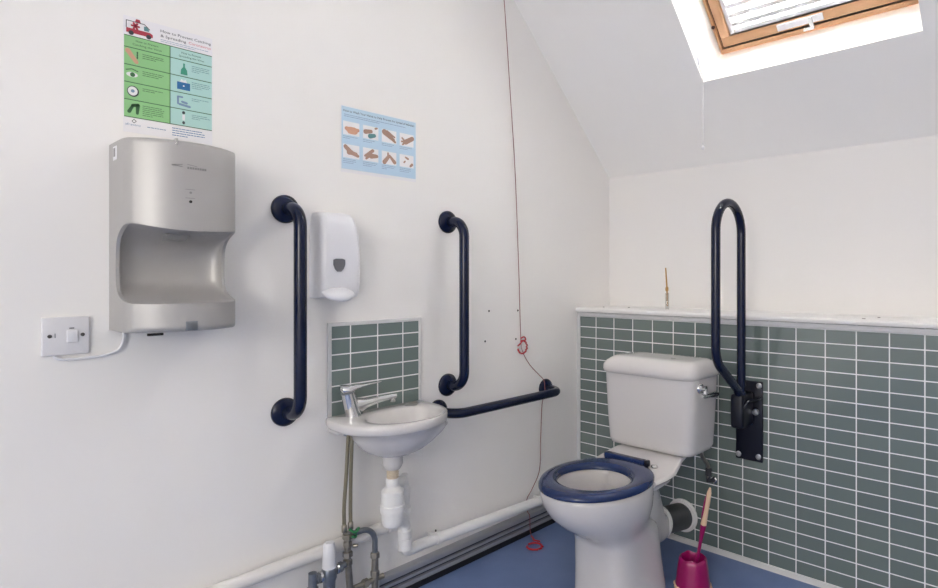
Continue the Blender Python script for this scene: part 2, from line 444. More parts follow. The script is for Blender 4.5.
noz = MB(); noz.prism([(.05, yc-.033+a, z) for a, z in [(0, 1.181), (.052, 1.181), (.044, 1.166), (.008, 1.166)]], (.062, 0, 0))
build('air_outlet', noz, M['grille'], hd)
def on_face(y, z): return dryer_depth(y, z)
lo = MB(); o = (-1.731, 1.335)
# faint swoosh and lettering block of the badge
for (a0, b0), (a1, b1), w in (((0, 0), (.03, .004), .0008), ((.03, .004), (.05, .001), .0006), ((.0, 0), (.03, -.004), .0008)):
    x = on_face(o[0]+(a0+a1)/2, o[1]); lo.caps(o, (a0, b0), (a1, b1), w, x-.003, x+.0008)
for a in [i*.0052 for i in range(8)]:
    y = o[0]+.030+a; x = on_face(y, o[1]); lo.rect((y, o[1]-.0065), 0, 0, .0042, .0050, x-.003, x+.0006)
build('badge', lo, M['grille'], hd)
leds = MB()
x = on_face(-1.694, 1.274); leds.lathe([(.0028, -.004), (.0028, .0006), (.0004, .0008)], (x, -1.694, 1.274), (1, 0, 0), 12)
build('indicator_light', leds, M['grille'], hd)
leds = MB(); leds.lathe([(.0034, -.004), (.0034, .0007), (.0004, .0009)], (x, -1.694, 1.253), (1, 0, 0), 12)
build('sensor', leds, M['dark'], hd)
sq = MB()
for z in (1.2805, 1.2605): sq.rect((-1.705, z), 0, 0, .020, .0012, x-.003, x+.0004)
build('marking', sq, M['grille'], hd)
sw = MB(); x = on_face(-1.69, .966); sw.box((x-.01, -1.704, .9535), (x+.001, -1.679, .975), .001)
swo = build('inspection_window', sw, M['gunmetal'], hd)
fs = MB(); fs.box((x-.012, -1.778, .946), (x-.004, -1.748, .9515)); build('filter_tab', fs, M['dark'], hd)
st = MB(); st.box((.038, DY0-.0006, 1.352), (.066, DY0+.0005, 1.384)); stk = build('sticker', st, M['plastic'], hd)
st = MB(); st.box((.042, DY0-.0010, 1.360), (.056, DY0-.0004, 1.380)); build('sticker_print', st, M['grille'], stk)
hl = MB(); xx = on_face(-1.722, 1.39); hl.box((xx-.012, -1.7245, 1.381), (xx+.0012, -1.7195, 1.3965), .0006); build('cover_screw', hl, M['chrome'], hd)

# switch and cable
sp_ = thing('fused_switch', 'square white switch plate with two screws beside the hand dryer', 'switch', (0, -1.89, .943))
build('plate', MB().box((.0005, -1.933, .8995), (.0085, -1.8465, .9865), .0025), M['plasticg'], sp_)
build('rocker', MB().box((.008, -1.8885, .928), (.0118, -1.8685, .956), .001), M['plastic'], sp_)
build('fuse_slot', MB().box((.0080, -1.9105, .940), (.0091, -1.9085, .950)), M['gunmetal'], sp_)
build('rocker_flag', MB().box((.008, -1.884, .9595), (.0090, -1.875, .9615)), M['ink'], sp_)
for y, z in ((-1.919, .944), (-1.8595, .9445)): build('screw', MB().lathe([(.0042, 0), (.0042, .0012), (.0015, .0016), (.0003, .0010)], (.0083, y, z), (1, 0, 0), 14), M['rustm'], sp_)
cb = MB().tube(catmull([(.006, -1.912, .8985), (.007, -1.902, .8915), (.006, -1.885, .8885), (.006, -1.84, .8895), (.006, -1.81, .8935), (.007, -1.79, .903), (.008, -1.782, .920), (.009, -1.779, .9475)], 6), .0032, 8)
tag(build('power_cable', cb, M['plastic'], loc=(.006, -1.85, .889)), 'white power cable sagging from the switch plate to the hand dryer', 'cable')

# ------------------------------------------------------------------ posters
def lines(mb, o, a, b, n, w, dx, x0, x1, gap=.0042, th=.0011, ragged=.2):
    for i in range(n):
        ww = w*(1-ragged*random.random()) if i < n-1 else w*(.35+.4*random.random())
        # broken into word-length strokes
        p = a
        while p < a+ww:
            q = min(a+ww, p+.004+.006*random.random()); mb.rect(o, p, b-i*gap, q, b-i*gap+th, x0, x1); p = q+.0011
X0, X1, X2, X3 = .0005, .0013, .0017, .0021
o = (-1.779, 1.433)
ps = tag(build('poster', MB().rect(o, 0, 0, .2, .284, X0, X1), M['paper'], loc=(.0005, -1.679, 1.433)), 'green and teal poster with an ambulance about preventing virus spread, above the dryer', 'poster')
TB0, TB1 = .0375, .2365; H = .0285; RH = (TB1-TB0-H)/4
build('green_column', MB().rect(o, .0015, TB0, .0995, TB1, X1, X2), M['pgreen'], ps)
build('teal_column', MB().rect(o, .1005, TB0, .1985, TB1, X1, X2), M['pteal'], ps)
dv = MB()
for q in [TB1, TB1-H]+[TB1-H-RH*i for i in (1, 2, 3, 4)]: dv.rect(o, .0015, q-.0009, .1985, q+.0009, X2, X3)
dv.rect(o, .0992, TB0, .1008, TB1, X2, X3)
build('grid_lines', dv, M['inkg'], ps)
t = MB(); lettering(t, 'How to Prevent Catching', o, .079, .2655, .196, .0072, X1); lettering(t, '& Spreading', o, .079, .2535, .137, .0072, X1); build('heading', t, M['ink'], ps)
t = MB(); lettering(t, 'Coronavirus', o, .143, .2535, .196, .0072, X1); build('heading', t, M['pinkr'], ps, label='heading word in red')
t = MB(); lines(t, o, .079, .2465, 2, .116, 0, X1, X2, .0045, .001); build('small_print', t, M['inkl'], ps)
t = MB(); lettering(t, 'How to Prevent', o, .026, .2245, .074, .0052, X2); lettering(t, 'Catching the Virus', o, .019, .2155, .081, .0052, X2); build('column_heading', t, M['inkg'], ps)
t = MB(); lettering(t, 'How to Prevent', o, .126, .2245, .172, .0052, X2); lettering(t, 'Spreading the Virus', o, .120, .2155, .179, .0052, X2)
build('column_heading', t, M['inkg'], ps)
for i in range(4):
    b = TB1-H-RH*i-.011
    t = MB(); lines(t, o, .040, b, (3, 3, 2, 6)[i], .052, 0, X2, X3, .0047, .0013); build('caption', t, M['inkg'], ps)
    t = MB(); lines(t, o, .150, b, (4, 4, 2, 3)[i], .045, 0, X2, X3, .0047, .0012); build('caption', t, M['inkt'], ps)
# ambulance
ab = MB().fl([(.006, .2445), (.062, .2445), (.062, .252), (.056, .2555), (.006, .2555)], o, X1, X2)
am = build('ambulance_picture', ab, M['inkr'], ps)
t = MB().fl([(.006, .2555), (.006, .273), (.044, .273), (.055, .263), (.056, .2555)], o, X1, X2); build('van_side', t, M['paper'], am)
t = MB()
for p, q in (((.006, .2555), (.006, .273)), ((.006, .273), (.044, .273)), ((.044, .273), (.055, .263))): t.caps(o, p, q, .0008, X2, X3)
build('outline', t, M['ink'], am)
t = MB().fl([(.024, .2735), (.0265, .281), (.034, .281), (.0365, .2735)], o, X1, X2)
for k in range(3): an = k*PI/3; t.caps(o, (.025-.0075*math.cos(an), .263-.0075*math.sin(an)), (.025+.0075*math.cos(an), .263+.0075*math.sin(an)), .0023, X2, X3)
build('emblem', t, M['inkr'], am)
t = MB().fl([(.043, .2575), (.043, .268), (.048, .268), (.0535, .2625), (.054, .2575)], o, X2, X3); build('cab_window', t, M['inkt'], am)
for wa in (.016, .053): build('wheel', MB().disc(o, wa, .2445, .0055, .0055, X2, X3), M['ink'], am)
# eight little pictures
def rowc(i): return TB1-H-RH*(i+.5)
t = MB(); b = rowc(0); t.caps(o, (.009, b+.013), (.027, b-.012), .0055, X2, X3, .0045); ic = build('hand_icon', t, M['skin'], ps)
t = MB()
for q in (.010, .004, -.002): t.caps(o, (.029, b+q), (.029, b+q+.003), .0016, X2, X3)
build('drop', t, M['inkg'], ic)
b = rowc(1); t = MB().disc(o, .018, b-.002, .012, .006, X2, X3); ic = build('eye_icon', t, M['paper'], ps)
t = MB().disc(o, .019, b-.002, .0052, .0055, X3, X3+.0004); t.caps(o, (.006, b+.008), (.018, b+.012), .001, X2, X3); t.caps(o, (.018, b+.012), (.03, b+.008), .001, X2, X3); build('iris', t, M['inkg'], ic)
b = rowc(2); t = MB().disc(o, .020, b, .0125, .0135, X2, X3); ic = build('round_icon', t, M['ink'], ps)
t = MB().disc(o, .0193, b+.0005, .0102, .011, X3, X3+.0003); ic2 = build('rim', t, M['paper'], ic)
t = MB().disc(o, .0193, b+.0005, .004, .004, X3+.0003, X3+.0006); build('hub', t, M['inkl'], ic)
b = rowc(3); t = MB(); t.caps(o, (.012, b-.008), (.020, b+.008), .004, X2, X3, .003); t.caps(o, (.020, b+.008), (.030, b+.010), .004, X2, X3); t.caps(o, (.030, b+.010), (.029, b-.010), .0045, X2, X3, .003); build('tap_icon', t, M['inkg'], ps)
b = rowc(0); t = MB().fl([(.124, b-.016), (.140, b-.016), (.139, b-.004), (.134, b+.004), (.134, b+.013), (.130, b+.013), (.130, b+.004), (.125, b-.004)], o, X2, X3); build('bottle_icon', t, mat('print_bottle_green', '#3f9a80', .5), ps)
b = rowc(1); t = MB().rect(o, .116, b-.013, .146, b+.006, X2, X3); ic = build('tissue_box_icon', t, M['inkb'], ps)
t = MB().fl([(.122, b+.006), (.126, b+.014), (.131, b+.011), (.136, b+.014), (.139, b+.006)], o, X2, X3); t.disc(o, .131, b-.003, .002, .002, X3, X3+.0003); build('tissue', t, M['paper'], ic)
b = rowc(2); t = MB(); t.caps(o, (.118, b-.008), (.118, b+.010), .0022, X2, X3); t.caps(o, (.118, b+.010), (.128, b+.010), .0022, X2, X3); t.caps(o, (.122, b-.009), (.145, b-.012), .0028, X2, X3); t.caps(o, (.128, b-.002), (.138, b-.004), .0028, X2, X3); build('sneeze_icon', t, M['inkl'], ps)
b = rowc(3); t = MB().disc(o, .131, b+.013, .0035, .004, X2, X3).disc(o, .131, b-.013, .0032, .004, X2, X3); ic = build('distance_icon', t, M['ink'], ps)
t = MB().rect(o, .128, b-.007, .134, b+.008, X2, X3); build('arrow', t, M['paper'], ic)
# foot of the poster
t = MB(); lettering(t, 'afravero', o, .004, .017, .036, .006, X1); build('logo', t, M['inkl'], ps)
t = MB()
for p, q in (((.018, .028), (.022, .033)), ((.022, .033), (.027, .029)), ((.018, .028), (.022, .024)), ((.022, .024), (.027, .029))): t.caps(o, p, q, .0006, X1, X2)
build('logo_mark', t, M['ink'], ps)
t = MB(); lines(t, o, .050, .018, 1, .062, 0, X1, X2, th=.0018, ragged=0); build('small_print', t, M['inkl'], ps)
t = MB(); lines(t, o, .105, .027, 4, .085, 0, X1, X2, .006, .0017); build('small_print', t, M['inkb'], ps)

o = (-1.204, 1.4115)
p2 = tag(build('poster', MB().rect(o, 0, 0, .287, .2115, X0, X1), M['paper'], loc=(.0005, -1.06, 1.4115)), 'pale blue handwashing poster with eight hand pictures, on the wall above the soap dispenser', 'poster')
build('blue_panel', MB().rect(o, .002, .011, .285, .209, X1, X2), M['pblue'], p2)
t = MB(); lettering(t, 'How to Wash Your Hands to Help Prevent the Spread of Infection', o, .008, .193, .278, .0075, X2); build('heading', t, M['ink'], p2)
t = MB(); lines(t, o, .010, .1835, 2, .26, 0, X2, X3, .0055, .0016); build('small_print', t, M['inkl'], p2)
pics = [
    ('skin', [((.012, .020), (.030, .016), .007, .010), ((.030, .016), (.052, .020), .009, .006), ((.024, .016), (.040, .016), .012, .012)]),
    ('skind', [((.009, .022), (.030, .026), .008, .006), ((.046, .038), (.052, .040), .0035, .003)]),
    ('skind', [((.010, .034), (.046, .012), .010, .006), ((.020, .038), (.050, .022), .004, .003), ((.034, .018), (.052, .006), .005, .004)]),
    ('skind', [((.024, .014), (.052, .030), .009, .008), ((.024, .014), (.010, .026), .004, .003), ((.024, .014), (.008, .014), .004, .003), ((.024, .014), (.012, .004), .004, .003)]),
    ('skind', [((.008, .035), (.026, .020), .007, .008), ((.026, .020), (.052, .010), .008, .005), ((.020, .018), (.046, .016), .008, .005)]),
    ('skind', [((.036, .036), (.008, .016), .006, .004), ((.030, .024), (.012, .008), .006, .004), ((.030, .018), (.051, .020), .009, .006)]),
    ('skind', [((.010, .006), (.026, .026), .008, .006), ((.050, .010), (.030, .030), .007, .004), ((.024, .024), (.024, .038), .004, .003)]),
    ('skind', [((.044, .006), (.051, .012), .004, .005), ((.024, .034), (.034, .030), .003, .004), ((.018, .016), (.022, .020), .003, .003)]),
]
for k, (mm, sh) in enumerate(pics):
    c, r = k % 4, k//4
    a = .007+.0705*c; b = (.120, .047)[r]; W, Hh = .0575, .043
    pc = build('picture', MB().rect(o, a, b, a+W, b+Hh, X2, X3), M['paper'], p2)
    t = MB()
    for i, (p, q, w, w2) in enumerate(sh): t.caps(o, (a+p[0], b+p[1]), (a+q[0], b+q[1]), w*.95, X3, X3+.0003+.0001*i, w2*.95)
    build('hands', t, M[mm], pc)
    if k == 1:
        t = MB(); t.caps(o, (a+.026, b+.010), (a+.042, b+.014), .008, X3, X3+.0008, .006); build('soap', t, M['inkt'], pc)
    t = MB(); lines(t, o, a, b-.006, 2 if r == 0 else 3, .055, 0, X2, X3, .0055, .0014); build('caption', t, M['inkl'], p2)

# ------------------------------------------------------------------ soap dispenser
sd = thing('soap_dispenser', 'white wall soap dispenser with a small grey level window and push lever', 'soap dispenser', (0, -1.25, 1.02))
def rr(x0, y0, y1, z, d, n=7):  # rounded front ring at height z, wall side flat
    return [V((0.0006, y0, z)), V((d*.62, y0, z))]+[V((d*.62+(d-d*.62)*math.sin(k*PI/2/n), y0+.018*(1-math.cos(k*PI/2/n)), z)) for k in range(1, n+1)] + \
           [V((d*.62+(d-d*.62)*math.cos(k*PI/2/n), y1-.022*(1-math.sin(k*PI/2/n)), z)) for k in range(0, n)]+[V((d*.62, y1, z)), V((0.0006, y1, z))]
rings = []
for z, d, s in [(1.014, .052, .008), (1.017, .064, .003), (1.030, .070, 0), (1.06, .076, 0), (1.14, .079, .001), (1.20, .077, .004), (1.235, .072, .009), (1.258, .066, .016), (1.270, .058, .024), (1.274, .046, .034)]:
    rings.append(rr(0, -1.308+s*.35, -1.172-s, z, d))
build('cover', MB().loft(rings), M['plastic'], sd, sharp=40)
lv = MB(); R2 = []
for x, w, zt, zb in ((.060, .045, 1.044, 1.022), (.076, .049, 1.046, 1.012), (.090, .047, 1.043, 1.005), (.102, .036, 1.035, 1.004), (.107, .018, 1.026, 1.008)):
    R2.append([V((x, -1.256+w*math.cos(2*PI*k/24), (zt+zb)/2+(zt-zb)/2*math.sin(2*PI*k/24))) for k in range(24)])
build('push_lever', lv.loft(R2), M['plastic'], sd, sharp=50)
yw, zw = -1.2535, 1.113
shape = [(-.0165, .016), (-.010, .019), (.010, .019), (.0165, .016), (.0165, .002), (.012, -.010), (.005, -.018), (-.005, -.018), (-.012, -.010), (-.0165, .002)]
build('level_window', MB().prism([(.074, yw+a*1.15, zw+b*1.05) for a, b in shape], (.0062, 0, 0)), M['lens'], sd)

# ------------------------------------------------------------------ grab rails on the left wall
FL = [(.0415, .0006), (.0415, .006), (.039, .010), (.030, .014), (.022, .0165), (.018, .017)]
def rail(label, a, b, d=.096, r=.0177):
    """a, b: flange centres on the wall; the tube stands d off it"""
    a = V(a); b = V(b); t = thing('grab_rail', label, 'grab rail', (0, (a.y+b.y)/2, min(a.z, b.z)), 'navy grab rails on the white wall')
    e = V((d, 0, 0)); path = fillet([a+V((.008, 0, 0)), a+e, b+e, b+V((.008, 0, 0))], .058, 10)
    build('tube', MB().tube(path, r, 20), M['navy'], t, sharp=50)
    for p in (a, b): build('flange', MB().lathe(FL, p, (1, 0, 0), 36), M['navy'], t)
    return t
rail('vertical navy grab rail between the hand dryer and the soap dispenser', (0, -1.3825, 1.277), (0, -1.3825, .682))
rail('vertical navy grab rail between the splashback and the red pull cord', (0, -.7765, 1.281), (0, -.7765, .679))
rail('low horizontal navy grab rail running from basin towards toilet', (0, -.822, .5895), (0, -.230, .5895))

# ------------------------------------------------------------------ splashback
sb = thing('splashback', 'small square splashback of sage green tiles behind the basin', 'splashback', (0, -1.076, .64))
build('tile_panel', MB().box((.0006, -1.240, .626), (.008, -.911, .9235)), M['stile'], sb)
e = MB(); e.box((.0006, -1.2515, .626), (.0098, -1.2395, .935), .0012).box((.0006, -.9115, .626), (.0098, -.8995, .935), .0012).box((.0006, -1.2395, .9235), (.0098, -.9115, .935), .0012)
build('edge_trim', e, M['grout'], sb)

# ------------------------------------------------------------------ basin
BZ = .645
outl = [(.012, -1.262), (.050, -1.276), (.100, -1.281), (.160, -1.277), (.212, -1.252), (.255, -1.206), (.279, -1.150), (.283, -1.090), (.272, -1.035), (.244, -.980), (.200, -.938), (.150, -.917), (.090, -.909), (.012, -.909)]
def closed_spline(pts, n=5, straight_last=True):
    q = catmull([V((x, y, 0)) for x, y in pts], n); r = q[:-1]+[V((pts[-1][0], pts[-1][1], 0))]
    # the back edge along the wall
    a, b = r[-1], r[0]
    return r+[a.lerp(b, k/14) for k in range(1, 14)]
OUT = closed_spline(outl); NB = len(OUT)
ctr = V((.150, -1.072, 0))
# inner edge: egg shape inside the rim
inl = []
for p in OUT:
    an = math.atan2((p.y-ctr.y)/.155, (p.x-ctr.x)/.115); inl.append(V((.160+.093*math.cos(an), -1.074+.126*math.sin(an), 0)))
def ring(pts, z, s=1., c=ctr): return [V((c.x+(p.x-c.x)*s, c.y+(p.y-c.y)*s, z)) for p in pts]
def keepwall(pts, s, z, sink=0):
    r = []
    for p in pts:
        q = V((ctr.x+(p.x-ctr.x)*s, ctr.y+(p.y-ctr.y)*s, z))
        r.append(q)
    return r
def under(z, cx, cy, ax, ay):
    r = []
    for p in OUT:
        an = math.atan2((p.y-ctr.y)/.18, (p.x-ctr.x)/.135); r.append(V((max(.011, cx+ax*math.cos(an)), cy+ay*math.sin(an), z)))
    return r
bas = MB(); ic = V((.160, -1.074, 0))
rings = [[V((ic.x+(p.x-ic.x)*s, ic.y+(p.y-ic.y)*s, z)) for p in inl] for s, z in ((.18, BZ-.106), (.42, BZ-.102), (.66, BZ-.087), (.84, BZ-.060), (.95, BZ-.028), (.99, BZ-.008), (1.02, BZ-.002), (1.05, BZ))]
rings += [ring(OUT, BZ+.001, .975), ring(OUT, BZ-.002, .99), ring(OUT, BZ-.008), ring(OUT, BZ-.019, 1.0), ring(OUT, BZ-.025, .985), ring(OUT, BZ-.027, .965)]
rings += [under(BZ-.044, .128, -1.070, .130, .160), under(BZ-.064, .126, -1.074, .122, .148), under(BZ-.088, .122, -1.080, .108, .124), under(BZ-.108, .122, -1.086, .088, .094), under(BZ-.122, .124, -1.092, .058, .060), under(BZ-.127, .125, -1.094, .030, .030)]
bas.loft(rings)
bt = thing('basin', 'small white wall hung ceramic basin with an oval bowl', 'basin', (.0, -1.08, .5))
build('bowl', bas, M['ceramic'], bt, sharp=60)
bk = MB(); bk.box((.0006, -1.250, BZ-.050), (.06, -1.17, BZ-.024), .006)
build('wall_lug', bk, M['ceramic'], bt)
hk = MB(); R3 = []
build('hole_cover', MB().lathe([(.0215, 0), (.021, .0022), (.014, .0026), (.012, .0012), (.0003, .001)], (.060, -.981, BZ+.0012), (0, 0, 1), 24), M['grille'], bt)
build('bracket', MB().box((.0006, -1.196, .574), (.018, -1.182, .604), .002).lathe([(.004, 0), (.004, .003)], (.018, -1.189, .590), (1, 0, 0), 8), M['gunmetal'], bt)
build('waste_outlet', MB().lathe([(.0005, 0), (.022, 0), (.022, .003), (.0005, .0035)], (.160, -1.074, BZ-.106), (0, 0, 1), 20), M['chrome'], bt)

# tap
tp = thing('basin_tap', 'chrome single lever mixer tap on the corner of the basin', 'tap', (.052, -1.190, BZ))
base = V((.052, -1.190, BZ+.0012)); top = V((.052, -1.214, BZ+.094))
d = (top-base)
bd = MB().tube([base, base+d*.06, base+d*.25, base+d*.6, base+d*.80], [.0285, .0275, .0245, .0225, .0215], 28)
build('tap_body', bd, M['chrome'], tp)
dirn = V((.042, .130, 0)).normalized()
s0 = base+d*.34; spt = [s0+dirn*.004+V((0, 0, -.004)), s0+dirn*.028+V((0, 0, -.002)), s0+dirn*.05+V((0, 0, .004)), s0+dirn*.09+V((0, 0, .011)), s0+dirn*.128+V((0, 0, .0165)), s0+dirn*.141+V((0, 0, .0175))]
rg = []; rs = [(.0200, .027), (.0170, .0235), (.0150, .0150), (.0125, .0105), (.0115, .0085), (.010, .007)]
side = dirn.cross(V((0, 0, 1)))
for p, (w, h) in zip(spt, rs): rg.append([p+side*w*math.cos(2*PI*k/24)+V((0, 0, 1))*h*math.sin(2*PI*k/24) for k in range(24)])
build('spout', MB().loft(rg), M['chrome'], tp, sharp=50)
build('aerator', MB().lathe([(.009, 0), (.009, -.012), (.0085, -.014), (.0004, -.014)], spt[4]+dirn*.002+V((0, 0, -.004)), (0, 0, 1), 20), M['chrome'], tp)
h0 = base+d*.82; rg = []
for q, w, h, z in ((-.024, .012, .009, .014), (-.016, .0200, .015, .008), (.004, .0210, .016, .005), (.024, .0175, .009, .014), (.055, .0135, .0035, .0185), (.092, .0110, .0028, .0225), (.102, .008, .002, .0235)):
    p = h0+dirn*q+V((0, 0, z)); rg.append([p+side*w*math.cos(2*PI*k/24)+V((0, 0, 1))*h*math.sin(2*PI*k/24) for k in range(24)])
build('lever', MB().loft(rg), M['chrome'], tp, sharp=50)
build('collar', MB().tube([base+d*.79, base+d*.82], [.0222, .0222], 28), M['gunmetal'], tp)

# bottle trap
TX, TY = .125, -1.097
tr = thing('bottle_trap', 'white plastic bottle trap with side outlet hanging under the basin', 'drain trap', (TX, TY, .25))
def cyl(prof, m, name, label=None): return build(name, MB().lathe(prof, (TX, TY, 0), (0, 0, 1), 28), m, tr, label=label)
cyl([(.032, .526), (.032, .490), (.027, .478), (.022, .472)], M['ceramic'], 'waste_boss')
cyl([(.019, .476)]+[(.019 if i % 2 else .0176, .472-.0035*i) for i in range(9)]+[(.019, .438)], M['thread'], 'threaded_tail', 'beige threaded tail')
cyl([(.0195, .444), (.0215, .440), (.0215, .420), (.0195, .417)], M['pvc'], 'nut')
cyl([(.021, .420), (.027, .411), (.035, .404), (.0362, .362), (.0388, .360), (.0395, .342), (.036, .339)], M['pvc'], 'trap_body')
cyl([(.038, .343), (.038, .336), (.0345, .334), (.034, .306), (.030, .296), (.022, .291), (.0004, .290)], M['pvc'], 'trap_cup')
sx, sy = .082, -1.022
build('outlet_elbow', MB().tube(fillet([(TX-.012, TY+.02, .318), (.100, -1.046, .296), (sx, sy, .262), (sx, sy, .215)], .03), .019, 18), M['pvc'], tr)
build('vent_pipe', MB().tube(fillet([(TX-.02, TY+.018, .412), (sx+.006, sy-.012, .412), (sx, sy, .385), (sx, sy, .262)], .02), .0165, 18), M['pvc'], tr)
for z0, z1, r in ((.362, .388, .0195), (.300, .322, .0205), (.215, .245, .0225), (.418, .428, .012)): build('coupling', MB().lathe([(r-.002, z0), (r, z0+.002), (r, z1-.002), (r-.002, z1)], (sx, sy, 0), (0, 0, 1), 20), M['pvc'], tr)
# waste pipes along the wall
PX = .052
wp = thing('waste_pipe', 'white waste pipe running along the wall from the trap towards the toilet', 'pipe', (PX, -.65, .13))
build('pipe', MB().tube(fillet([(sx, sy, .216), (sx-.004, sy+.006, .168), (PX, -.93, .156), (PX, -.16, .127)], .035, 10), .0192, 20), M['pvc'], wp)
build('coupling', MB().lathe([(.021, -.02), (.0235, -.017), (.0235, .017), (.021, .02)], (sx-.002, sy+.003, .196), (0, 0, 1), 22), M['pvc'], wp)
for y in (-.862, -.30):
    zc = .156-(y+.93)/.77*.029
    k = MB().lathe([(.0195, -.009), (.0218, -.008), (.0218, .008), (.0195, .009)], (PX, y, zc), (0, 1, -.038), 22); k.box((.0006, y-.006, zc-.008), (PX-.017, y+.006, zc+.008), .001)
    cl = build('pipe_clip', k, M['pvc'], wp)
    build('clip_screw', MB().lathe([(.003, 0), (.003, .006)], (PX-.01, y, zc+.0215), (0, 0, 1), 8), M['rustm'], cl)
lp = thing('waste_pipe', 'white waste pipe along the wall behind the valves and hoses, left of trap', 'pipe', (.03, -1.6, .24))
build('pipe', MB().tube([(.0305, -2.6, .226), (.0305, -1.85, .238), (.0305, -1.03, .252)], .0195, 20), M['pvcw'], lp)
build('end_socket', MB().lathe([(.021, -.016), (.0238, -.013), (.0238, .013), (.0004, .016)], (.0305, -1.04, .2518), (0, 1, 0), 20), M['pvcw'], lp)

# flexible hoses and valves
def hose(label, pts, r=.0058):
    t = thing('flexible_hose', label, 'hose', pts[-1], 'braided tap hoses')
    build('braid', MB().tube(catmull(pts, 8), r, 12), M['hose'], t)
    build('ferrule', MB().lathe([(.0075, 0), (.0085, .002), (.0085, .020), (.0065, .023)], pts[-1], (V(pts[-2])-V(pts[-1])), 12), M['brass'], t)
hose('braided hose from the tap to the white capped mixing valve, left one of the pair', [(.052, -1.204, .61), (.052, -1.209, .57), (.058, -1.219, .46), (.060, -1.227, .37), (.060, -1.226, .294)])
hose('braided hose from the tap to the green tagged bend, right one of the pair', [(.066, -1.202, .61), (.066, -1.204, .57), (.066, -1.208, .46), (.066, -1.209, .37), (.066, -1.2085, .300)])
mv = thing('mixing_valve', 'thermostatic mixing valve with a tall white plastic cap on dull metal body', 'valve', (.065, -1.28, .1))
VX, VY = .068, -1.280
build('cap', MB().lathe([(.0195, .208), (.0205, .212), (.0185, .25), (.0165, .279), (.0135, .284), (.0004, .285)], (VX, VY, 0), (0, 0, 1), 28), M['plastic'], mv)
build('valve_body', MB().lathe([(.020, .209), (.022, .204), (.022, .178), (.018, .168), (.016, .120), (.018, .115), (.018, .06), (.012, .055), (.012, .0006)], (VX, VY, 0), (0, 0, 1), 24), M['gunmetal'], mv)
sdv = MB().tube([(VX, VY, .190), (VX, VY-.048, .190)], .011, 16).lathe([(.010, 0), (.0155, .003), (.0155, .019), (.010, .022)], (VX, VY-.020, .190), (0, -1, 0), 6)
sdv.tube([(VX, VY-.052, .212), (VX, VY-.052, .060)], [.012, .013], 16).lathe([(.012, 0), (.017, .002), (.017, .018), (.012, .02)], (VX, VY-.052, .150), (0, 0, 1), 8)
sdv.tube([(VX, VY, .195), (VX, VY+.052, .200)], .0105, 16).lathe([(.010, 0), (.0155, .003), (.0155, .019), (.010, .022)], (VX, VY+.022, .197), (0, 1, 0), 6)
build('side_union', sdv, M['gunmetal'], mv)
for q_, z_, ax_ in ((-.022, .190, -1), (.018, .197, 1)): build('union_ring', MB().lathe([(.0125, 0), (.0165, .002), (.0165, .009), (.0125, .011)], (VX, VY+q_, z_), (0, ax_, 0), 24), M['chrome'], mv)
iv = thing('isolating_valve', 'dull metal isolating valve with curved copper bend under the hoses', 'valve', (.06, -1.18, .1))
IY = -1.215
st = MB().tube([(.060, IY, .292), (.060, IY, .215), (.062, IY+.004, .15), (.060, IY+.012, .06), (.060, IY+.012, .0006)], [.0105, .0095, .0105, .0095, .0095], 16)
for z, r in ((.270, .0165), (.246, .013), (.215, .0155), (.190, .0145)): st.lathe([(r-.003, 0), (r, .002), (r, .016), (r-.003, .018)], (.060, IY, z), (0, 0, 1), 6)
st.lathe([(.004, 0), (.0055, .002), (.0055, .014), (.003, .016)], (.069, IY+.012, .248), (.6, .8, 0), 10)
build('stem', st, M['brass'], iv)
bend = fillet([(.060, IY+.006, .281), (.060, IY+.096, .281), (.060, IY+.096, .190)], .05, 12)
build('bend', MB().tube(bend, .0088, 16), M['gunmetal'], iv)
bf = MB(); y2 = IY+.096
for z, r in ((.176, .0145), (.118, .0145)): bf.lathe([(r-.003, 0), (r, .003), (r, .018), (r-.003, .021)], (.060, y2, z), (0, 0, 1), 6)
bf.tube([(.060, y2, .190), (.060, y2, .13), (.060, y2, .0006)], [.0105, .0115, .0095], 16)
bf.tube([(.060, y2-.075, .110), (.060, y2+.03, .110)], .009, 14).lathe([(.009, 0), (.0145, .002), (.0145, .018), (.009, .02)], (.060, y2-.045, .110), (0, 1, 0), 6)
build('lower_joint', bf, M['brass'], iv)
gt = MB().tube(catmull([(.072, IY-.002, .304), (.080, IY+.014, .292), (.074, IY+.030, .298), (.060, IY+.030, .288), (.072, IY+.020, .274), (.078, IY+.006, .280)], 5), .004, 8)
build('green_tag', gt, M['green'], iv)

# ------------------------------------------------------------------ emergency pull cord
pc = thing('pull_cord', 'thin red emergency cord hanging down the wall with two red pull rings', 'pull cord', (.012, -.28, .0))
cpts = [(.012, -.4992, 2.24), (.012, -.488, 2.15), (.012, -.459, 1.84), (.012, -.430, 1.518), (.012, -.408, 1.107), (.012, -.396, .823), (.012, -.384, .765), (.012, -.341, .706), (.014, -.289, .660), (.0205, -.262, .632), (.0210, -.255, .600), (.0205, -.256, .560), (.013, -.264, .525), (.012, -.272, .375), (.012, -.279, .247), (.012, -.322, .180), (.010, -.356, .140), (.022, -.366, .096), (.0345, -.366, .080), (.0365, -.366, .04), (.040, -.367, .012), (.075, -.392, .0045), (.095, -.41, .0035)]
build('cord', MB().tube(catmull(cpts, 6), .0017, 7), M['cord'], pc)
def pull_ring(c, u, v, R, r=.0038, a0=0, a1=2*PI):
    c = V(c); u = V(u).normalized(); v = V(v).normalized()
    pts = [c+u*(R*math.cos(a0+(a1-a0)*k/20)*(1+.12*math.sin(3*k)))+v*(R*math.sin(a0+(a1-a0)*k/20)) for k in range(21)]
    return MB().tube(pts, r, 8)
build('pull_ring', pull_ring((.014, -.388, .785), (0, 1, 0), (0, 0, 1), .027, .0036, -PI*.95, PI*.62), M['red'], pc)
